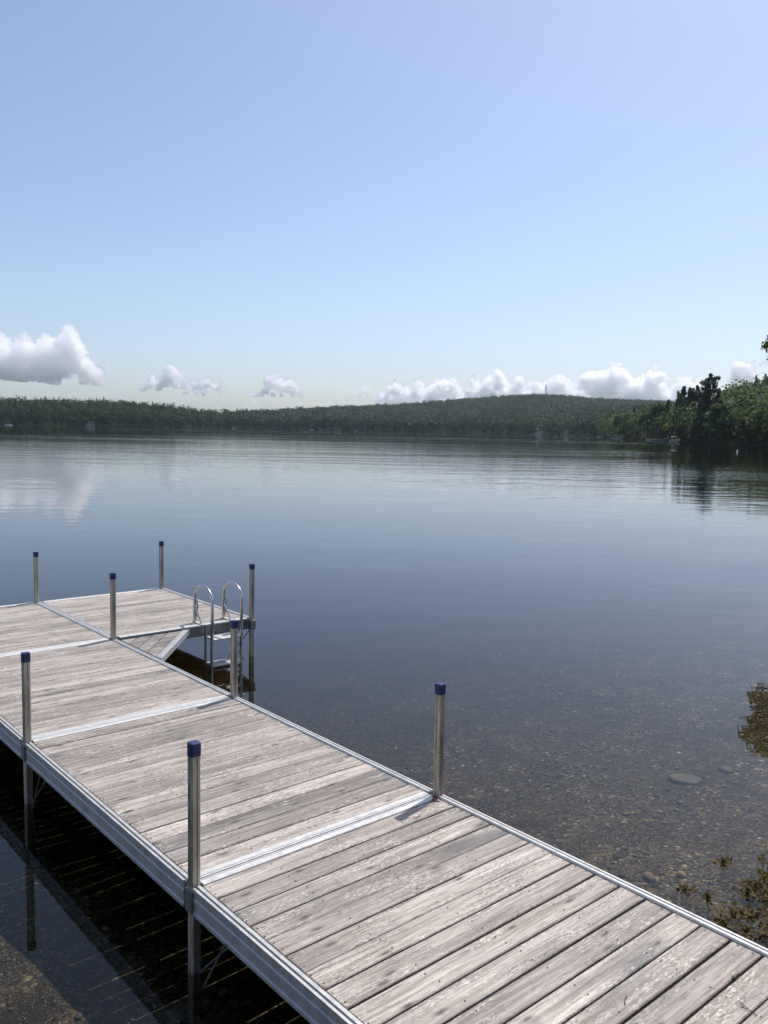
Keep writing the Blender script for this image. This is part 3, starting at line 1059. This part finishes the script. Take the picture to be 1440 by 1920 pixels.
def rf_left(a): return (float(np.interp(a, AZ, COLS[:, 1])) + 2, float(np.interp(a, AZ, COLS[:, 2])) + 35)


def rf_hill(a):
    return (max(float(np.interp(a, AZ, COLS[:, 1])), 700) + 2, float(np.interp(a, AZ, COLS[:, 2])) + 60)


def rf_point(a):
    s = float(np.interp(a, AZ, COLS[:, 1]))
    return (s + 2, s + 230)


forest('woods', 'dark green wooded peninsula across the lake on the left', -330, 390, 7.5, 60, 1.15, rf_left, 14.5, 21, FOL_F, .07)
forest('woods', 'far wooded shore and hill across the middle of the lake', 384, 1330, 10.5, 40, 1.9, rf_hill, 15, 22, FOL_F, .10)
forest('woods', 'deep woods behind the front trees of the right point', 1120, 1560, 7.0, 90, .85, rf_point, 13, 23, FOL_A, .1)

# near tree just outside the right edge; only its branch tips reach into the picture
rng = np.random.default_rng(77)
nt = empty('broadleaf_tree', (13.6, 21.6, float(terrain_z(13.6, 21.6)) - .1), 0, 'near tree beyond the right edge, only dark leafy twig tips showing against the sky', 'tree')
bl = [(-3.45, -.1, 4.75, .68, .55), (-2.6, .2, 5.0, .9, .7), (-3.45, .3, 3.9, .4, .3), (-2.0, 0, 6.4, 1.0, .8), (-1.0, -1, 5.4, 1.3, 1.0), (-2.1, 0, 8.6, 1.35, 1.1), (-1.6, .6, 10.0, 1.5, 1.2),
      (0, 0, 7.5, 2.4, 2.2), (.4, -1.4, 9.5, 2.0, 1.7), (1.8, .5, 6.5, 2.0, 1.8), (1.5, 1, 9.0, 2.0, 1.7), (0, 0, 11.3, 1.6, 1.2), (2.2, -1.2, 5.0, 1.6, 1.3), (-.4, 1.6, 6.0, 1.7, 1.4)]
c, d, k = crown_points(bl, 9000, rng)
c2, d2, k2 = crown_points(bl[:3] + [(-3.3, .2, 4.4, .5, .5)], 3200, rng)
c, d = np.concatenate([c, c2]), np.concatenate([d, d2])
c[:, 0] += .05 * np.sin(c[:, 2] * 9)
v, f = leaf_cards(c, d + np.array([0, 0, -.2]), .10 * rng.uniform(.6, 1.4, len(c)), rng, .45)
me = np_mesh('crown', v, f, False, np.stack([rng.random(len(c)) * .7, rng.random(len(c)) * .3, rng.random(len(c))], 1))
mesh_obj('crown', me, nt, FOL_A)
b = MB()
b.tube([(0, 0, -.3), (.1, .05, 2.5), (0, 0, 5), (-.1, .1, 8), (0, 0, 11)], .2, 10, True, radii=[.3, .24, .19, .12, .04])
for bx, by, bz, br, _ in bl:
    z0 = bz * .6
    b.tube([(0, 0, z0), (bx * .5, by * .5, z0 + (bz - z0) * .65), (bx, by, bz)], .05, 6, True, radii=[.09, .05, .015])
b.build('trunk', BARK, nt)

# ------------------------------------------------------------------ far shore buildings, boats, tower
def at_shore(px, extra):
    a = math.atan((px - 720) / FPX)
    d = SHORE(px) + extra
    x, y = d * sin(a), d * cos(a)
    return Vector((x, y, max(.25, float(terrain_z(x, y))))), -a


def house(px, extra, w, dpt, hw, hr, wall, label, nwin=3, yaw=0.0, gable=True):
    p, rz = at_shore(px, extra)
    root = empty('house', p, rz + yaw, label, 'house', 'lakeside houses on the far shore')
    b = MB(); b.box((-w / 2, -dpt / 2, -.6), (w / 2, dpt / 2, hw))
    if gable:
        b.add([(-w / 2, -dpt / 2, hw), (w / 2, -dpt / 2, hw), (0, -dpt / 2, hw + hr - .15), (-w / 2, dpt / 2, hw), (w / 2, dpt / 2, hw), (0, dpt / 2, hw + hr - .15)], [(0, 1, 2), (5, 4, 3)])
    b.build('wall', wall, root)
    b = MB(); o = .4
    if gable:
        for s in (-1, 1):
            b.add([(0, -dpt / 2 - o, hw + hr), (0, dpt / 2 + o, hw + hr), (s * (w / 2 + o), dpt / 2 + o, hw - .2), (s * (w / 2 + o), -dpt / 2 - o, hw - .2),
                   (0, -dpt / 2 - o, hw + hr - .2), (0, dpt / 2 + o, hw + hr - .2), (s * (w / 2 + o), dpt / 2 + o, hw - .4), (s * (w / 2 + o), -dpt / 2 - o, hw - .4)],
                  [(0, 1, 2, 3), (7, 6, 5, 4), (0, 3, 7, 4), (1, 5, 6, 2), (2, 6, 7, 3)])
    else:
        for s in (-1, 1):
            b.add([(-w / 2 - o, 0, hw + hr), (w / 2 + o, 0, hw + hr), (w / 2 + o, s * (dpt / 2 + o), hw - .2), (-w / 2 - o, s * (dpt / 2 + o), hw - .2),
                   (-w / 2 - o, 0, hw + hr - .2), (w / 2 + o, 0, hw + hr - .2), (w / 2 + o, s * (dpt / 2 + o), hw - .4), (-w / 2 - o, s * (dpt / 2 + o), hw - .4)],
                  [(0, 1, 2, 3), (7, 6, 5, 4), (0, 3, 7, 4), (1, 5, 6, 2), (2, 6, 7, 3)])
    b.build('roof', ROOF, root)
    rows = 2 if hw > 4 else 1
    for j in range(rows):
        for i in range(nwin):
            x = (i + .5) / nwin * w - w / 2
            z = .9 + j * 2.6
            wb = MB(); wb.box((x - .5, -dpt / 2 - .05, z), (x + .5, -dpt / 2 + .1, z + 1.3))
            wb.build('window', GLASS, root)
    return root


house(1004, 14, 9.5, 8, 5.2, 3.2, WHITE, 'two-storey white gabled house right at the far shore, the brightest one', 3)
house(1026, 16, 5.5, 5, 3.0, 1.8, WHITE, 'small white shed-like house just right of the bright white gabled house', 2, .1, False)
house(1060, 14, 8.0, 6, 3.2, 2.4, TAN, 'tan cottage among trees, second house right of the white gabled one', 3, -.1)
house(606, 12, 15, 7, 3.3, 2.0, TAN, 'long low pale house on the far shore left of centre', 5, .05, False)
house(664, 10, 6.5, 6, 3.0, 2.6, WHITE, 'small white gabled cottage on the far shore right of the long low house', 2)
house(912, 16, 9.0, 6, 3.0, 2.2, TAN, 'low tan cottage in a small clearing left of the white gabled house', 3, 0, False)
house(168, 8, 8.0, 6, 2.6, 2.0, TAN, 'half hidden cottage at the foot of the left wooded peninsula', 2, 0, False)


def boat(px, extra, L_, label, canopy=False, yaw=.3, pontoon=False):
    p, rz = at_shore(px, extra)
    p.z = 0
    root = empty('boat', p, rz + yaw, label, 'boat', 'boats moored along the shores')
    b = MB()
    st = []
    for t in np.linspace(0, 1, 9):
        w = .95 * (1 - max(0, t - .45) ** 2 / .31) if not pontoon else 1.15
        st.append((-L_ / 2 + L_ * t, max(.06, w), .75 + .25 * t * t))
    vs, fs = [], []
    for x, w, z in st:
        vs += [(x, -w, z), (x, -w * .75, .02), (x, 0, -.2), (x, w * .75, .02), (x, w, z)]
    for i in range(len(st) - 1):
        for j in range(4):
            a = i * 5 + j
            fs.append((a, a + 5, a + 6, a + 1))
        fs.append((i * 5 + 4, i * 5 + 9, i * 5 + 5, i * 5))
    fs.append((0, 1, 2, 3, 4))
    b.add(vs, fs)
    b.build('hull', WHITE, root)
    b = MB()
    b.add([(.1, -.7, .85), (.1, .7, .85), (-.25, .6, 1.45), (-.25, -.6, 1.45), (.18, -.7, .85), (.18, .7, .85), (-.17, .6, 1.45), (-.17, -.6, 1.45)],
          [(0, 1, 2, 3), (7, 6, 5, 4), (0, 3, 7, 4), (1, 5, 6, 2), (3, 2, 6, 7), (0, 4, 5, 1)])
    b.build('windscreen', GLASS, root)
    b = MB(); b.box((-L_ / 2 - .35, -.25, .1), (-L_ / 2 - .003, .25, 1.15), .06); b.build('outboard_motor', CANVAS, root)
    if canopy:
        b = MB()
        b.box((-1.7, -1.1, 2.05), (1.0, 1.1, 2.2), .08, )
        cnp = b.build('canopy', CANVAS if not pontoon else WHITE, root)
        for x in (-1.5, .8):
            for y in (-1, 1):
                b = MB(); b.tube([(x, y, .8), (x, y, 2.05)], .035, 6); b.build('canopy_pole', STEEL, root)
    return root


boat(1122, -3, 6.5, 'white motor boat moored at the left of the boats below the wooded point', False, .1)
boat(1154, -4, 7.0, 'white boat with raised canopy below the leftmost trees of the point', True, .15, True)
boat(1215, -3, 4.5, 'small low grey-white rowing-size boat in shadow below the pale green trees', False, .0)
boat(1262, -5, 5.2, 'white covered boat moored below the ragged pines', True, .25, True)
boat(436, -6, 5.5, 'tiny white boat where the left peninsula meets the far shore', False, .1)
boat(16, -3, 6.0, 'white boat on the shore at the left picture edge', True, .1)
boat(582, -5, 5.0, 'tiny white boat at the shore left of the long low house', False, .1)


def jetty(px, L_, label):
    p, rz = at_shore(px, -4)
    p.z = 0
    root = empty('jetty', p, rz, label, 'jetty', 'small jetties on the far shores')
    b = MB(); b.box((-L_ / 2, -1, .45), (L_ / 2, 1, .6)); b.build('deck', WHITE, root)
    for k in range(4):
        x = -L_ / 2 + L_ * (k + .5) / 4
        b = MB(); b.tube([(x, -.8, -1), (x, -.8, .445)], .08, 6); b.build('leg', DARKST, root)


jetty(1240, 9, 'pale low jetty left of the white covered boat below the pines')
jetty(1000, 14, 'long pale jetty in front of the white gabled house')
jetty(1066, 9, 'pale jetty in front of the tan cottage')

# mooring buoy
by = at_dist(1382, 846, 1)
v = ray(1382, 847)
t_ = -CAM_Z / v.z
bp = Vector((0, 0, CAM_Z)) + v * t_
bu = empty('buoy', (bp.x, bp.y, 0), 0, 'small white mooring buoy floating off the right bank', 'buoy')
k = 14
prof = [(-.35, .12), (-.2, .30), (.02, .36), (.25, .30), (.40, .16), (.46, .07), (.62, .06)]
b = MB()
vs = [(r_ * cos(2 * pi * i / k), r_ * sin(2 * pi * i / k), z_) for z_, r_ in prof for i in range(k)]
b.add(vs, [(j * k + i, j * k + (i + 1) % k, (j + 1) * k + (i + 1) % k, (j + 1) * k + i) for j in range(len(prof) - 1) for i in range(k)] + [tuple(range(len(prof) * k - k, len(prof) * k))], (.5,) * 3, True)
b.build('float', WHITE, bu)
bu.scale = (.55, .55, .6)
b = MB(); b.tube([(.36 * cos(a), .36 * sin(a), .10) for a in np.linspace(0, 2 * pi, 17)], .03, 6, False); b.build('band', BLUE, bu)

# lattice mast on the hill
tp = at_dist(1024, 722, 2290)
gz = float(terrain_z(tp.x, tp.y))
mh = tp.z - gz
mast = empty('radio_mast', (tp.x, tp.y, gz), .4, 'thin lattice radio mast rising above the trees on the hill crest', 'mast')
b = MB()
cn = [(1.5 * cos(a), 1.5 * sin(a)) for a in (0, 2 * pi / 3, 4 * pi / 3)]
nl = 14
for x, y in cn:
    b.tube([(x, y, 0), (x * .75, y * .75, mh)], .28, 6)
for i in range(nl):
    z0, z1 = mh * i / nl, mh * (i + 1) / nl
    s0, s1 = 1 - .25 * i / nl, 1 - .25 * (i + 1) / nl
    for j in range(3):
        p, q = cn[j], cn[(j + 1) % 3]
        b.tube([(p[0] * s0, p[1] * s0, z0), (q[0] * s1, q[1] * s1, z1)], .12, 5)
b.build('lattice', DARKST, mast)
b = MB()
for z_ in (.97, .8):
    for a in (0, 2.1, 4.2):
        b.box((1.7 * cos(a) - .3, 1.7 * sin(a) - .3, mh * z_ - 2.4), (1.7 * cos(a) + .3, 1.7 * sin(a) + .3, mh * z_))
b.build('antenna', DARKST, mast)

# ------------------------------------------------------------------ clouds
IV, IF = ico(3)


def cloud(x0, x1, ytop, ybase, dist, label, seed, n=70, thin=False, towers=None):
    """Cumulus: heap of puffs on a flat base, real size at its own distance."""
    rng = np.random.default_rng(seed)
    px2m = dist / FPX
    cx = (x0 + x1) / 2
    P = at_dist(cx, ybase, dist)
    wd = (x1 - x0) * px2m
    ht = (ybase - ytop) * px2m
    V, Fc = [], []
    # a few towers of differing height
    tw = [(rng.uniform(-.36, .36), rng.uniform(.45, .95), rng.uniform(.06, .18)) for _ in range(11)] + [(rng.uniform(-.1, .1), 1.0, .26)]
    tw = towers or tw
    n = int(n * 1.8)
    for i in range(n):
        x = rng.uniform(-.5, .5)
        prof = max(max(0, 1 - ((x - a) / w) ** 2) * h for a, h, w in tw)
        prof = max(prof, .16)
        r = ht * rng.uniform(.045, .125) * (.55 + .65 * prof)
        if i > n * .5:
            r *= .5
        y = rng.uniform(-.5, .5) * min(wd * .3, ht * 1.1)
        top = ht * prof - r
        z = rng.uniform(.0, 1) ** .6 * max(top, r * .3)
        if i > n * .5:
            z = max(top, 0) * rng.uniform(.6, 1.08)
        v = IV * (1 + .22 * wob(IV, rng.uniform(0, 9), 3.0) + .14 * wob(IV, rng.uniform(0, 9), 7.0))[:, None] * r
        v = v * np.array([1.15, 1.15, .92]) + np.array([x * wd, y, z])
        v[:, 2] = np.where(v[:, 2] < 0, v[:, 2] * .25, v[:, 2])
        Fc.append(IF + len(V) * len(IV))
        V.append(v)
    me = np_mesh('cloud', np.concatenate(V), np.concatenate(Fc), True)
    o = mesh_obj('cloud', me)
    # weld the heap of puffs into one closed skin, then roughen it
    md = o.modifiers.new('weld', 'REMESH')
    md.mode = 'VOXEL'
    md.voxel_size = max(ht / 60, wd / 210)
    md.use_smooth_shade = True
    dg = bpy.context.evaluated_depsgraph_get()
    skin = bpy.data.meshes.new_from_object(o.evaluated_get(dg))
    o.modifiers.clear()
    o.data = skin
    bpy.data.meshes.remove(me)
    nv = len(skin.vertices)
    co = np.empty(nv * 3, np.float32); skin.vertices.foreach_get('co', co)
    no = np.empty(nv * 3, np.float32); skin.vertex_normals.foreach_get('vector', no)
    co, no = co.reshape(-1, 3), no.reshape(-1, 3)
    k = 2 * pi / ht
    dsp = sum(a * np.sin(co[:, 0] * k * q + seed + np.sin(co[:, 2] * k * q * .8)) * np.sin(co[:, 1] * k * q * 1.1 + seed * 2 + 1.3 * np.sin(co[:, 0] * k * q * .6)) * np.sin(co[:, 2] * k * q * 1.2 + seed * 3)
              for a, q in ((.045, 5), (.05, 10), (.036, 21)))
    co = co + no * (dsp * ht * .8)[:, None]
    skin.vertices.foreach_set('co', co.ravel())
    skin.update()
    skin.materials.clear()
    skin.materials.append((CLOUD, CLOUD_THIN, CLOUD_VEIL)[int(thin)])
    o.location = P
    o.rotation_euler = (0, 0, -math.atan((cx - 720) / FPX))
    tag(o, label, 'cloud', 'cumulus clouds low over the far shore')


cloud(-70, 172, 617, 716, 7000, 'big heaped white cloud over the left shore, the largest in the sky', 1, 300, False,
      [(-.42, .95, .1), (-.3, .8, .12), (-.16, .82, .1), (-.02, .78, .12), (.13, .8, .09), (.28, 1.0, .13), (.36, .6, .1), (.43, .35, .1)])
cloud(176, 212, 668, 712, 8500, 'small upright cloud wisp just right of the biggest cloud', 2, 60, True)
cloud(268, 358, 682, 734, 8500, 'white cloud with grey base, second large one from the left', 3, 110)
cloud(345, 425, 706, 740, 9500, 'low broken cloud right of the grey-based second cloud', 4, 90)
cloud(466, 566, 699, 744, 9000, 'round white cloud standing alone left of centre', 5, 110)
cloud(600, 614, 711, 722, 9000, 'tiny cloud puff between the lone round cloud and the cloud row', 6, 20, True)
cloud(648, 726, 720, 756, 11000, 'faint low cloud at the left end of the row over the hill', 7, 80, True)
cloud(700, 785, 713, 762, 10500, 'cloud lump with blue-grey middle near the left of the row', 8, 110)
cloud(765, 880, 706, 764, 10500, 'wide cloud of the row left of the hill top', 9, 130)
cloud(855, 995, 694, 756, 10000, 'tall cloud of the row straight left of the radio mast', 10, 150)
cloud(975, 1095, 701, 756, 10500, 'cloud of the row directly behind the radio mast', 11, 130)
cloud(1075, 1250, 688, 766, 9800, 'broad bright cloud of the row between radio mast and ragged pines', 12, 190)
cloud(1215, 1340, 708, 770, 10500, 'cloud partly behind the ragged pines', 13, 120)
cloud(1348, 1415, 677, 740, 9500, 'upright cloud above the wooded hump right of the pines', 14, 90)
cloud(1405, 1500, 666, 692, 8500, 'flat cloud at the right picture edge beside the twig tips', 15, 80)
cloud(-120, 330, 716, 762, 15000, 'pale hazy cloud bank low behind the left peninsula', 16, 160, 2)
cloud(300, 720, 732, 776, 15000, 'pale hazy cloud bank low over the far shore left of centre', 17, 160, 2)
cloud(690, 1300, 712, 775, 15500, 'long pale cloud bank just above the hill, behind the cloud row', 18, 220, True)

# ------------------------------------------------------------------ air
mh_ = N('air_haze')
pv = mh_.n('ShaderNodeVolumePrincipled', {'Color': C(.72, .86, 1.0), 'Density': .00005, 'Anisotropy': .3})
mh_.nt.links.new(pv.outputs[0], mh_.out.inputs['Volume'])
b = MB(); b.box((-6200, -6200, -9), (6200, 6200, 500))
hz = b.build('haze', mh_.m)
tag(hz, 'thin summer haze over the lake', 'haze', kind='stuff')

# ------------------------------------------------------------------ light
SUN_EL, SUN_AZ = radians(61.0), radians(37.0)     # azimuth measured to the right of straight ahead
sd = Vector((sin(SUN_AZ) * cos(SUN_EL), cos(SUN_AZ) * cos(SUN_EL), sin(SUN_EL)))
sun = bpy.data.lights.new('sun', 'SUN')
sun.energy = 4.4
sun.angle = radians(.55)
sun.color = (1.0, .95, .88)
so = bpy.data.objects.new('sun', sun)
COL.objects.link(so)
so.rotation_euler = sd.to_track_quat('Z', 'Y').to_euler()
so.location = (0, 0, 60)

wld = bpy.data.worlds.new('World')
SC.world = wld
wld.use_nodes = True
nt_ = wld.node_tree
nt_.nodes.clear()
sky = nt_.nodes.new('ShaderNodeTexSky')
sky.sky_type = 'NISHITA'
sky.sun_disc = False
sky.sun_elevation = SUN_EL
sky.sun_rotation = SUN_AZ
sky.altitude = 100
sky.air_density = .8
sky.dust_density = 1.8
sky.ozone_density = 1.9
bg = nt_.nodes.new('ShaderNodeBackground')
bg.inputs['Strength'].default_value = .145
ow = nt_.nodes.new('ShaderNodeOutputWorld')
nt_.links.new(sky.outputs[0], bg.inputs[0])
nt_.links.new(bg.outputs[0], ow.inputs[0])

SC.view_settings.view_transform = 'Standard'
SC.view_settings.look = 'None'
SC.view_settings.exposure = .15
SC.view_settings.gamma = 1
SC.render.engine = 'CYCLES'
cy = SC.cycles
cy.use_denoising = True
cy.max_bounces = 52
cy.diffuse_bounces = 3
cy.glossy_bounces = 4
cy.transmission_bounces = 4
cy.volume_bounces = 48
cy.transparent_max_bounces = 40
cy.sample_clamp_indirect = 6
cy.caustics_reflective = False
cy.caustics_refractive = False
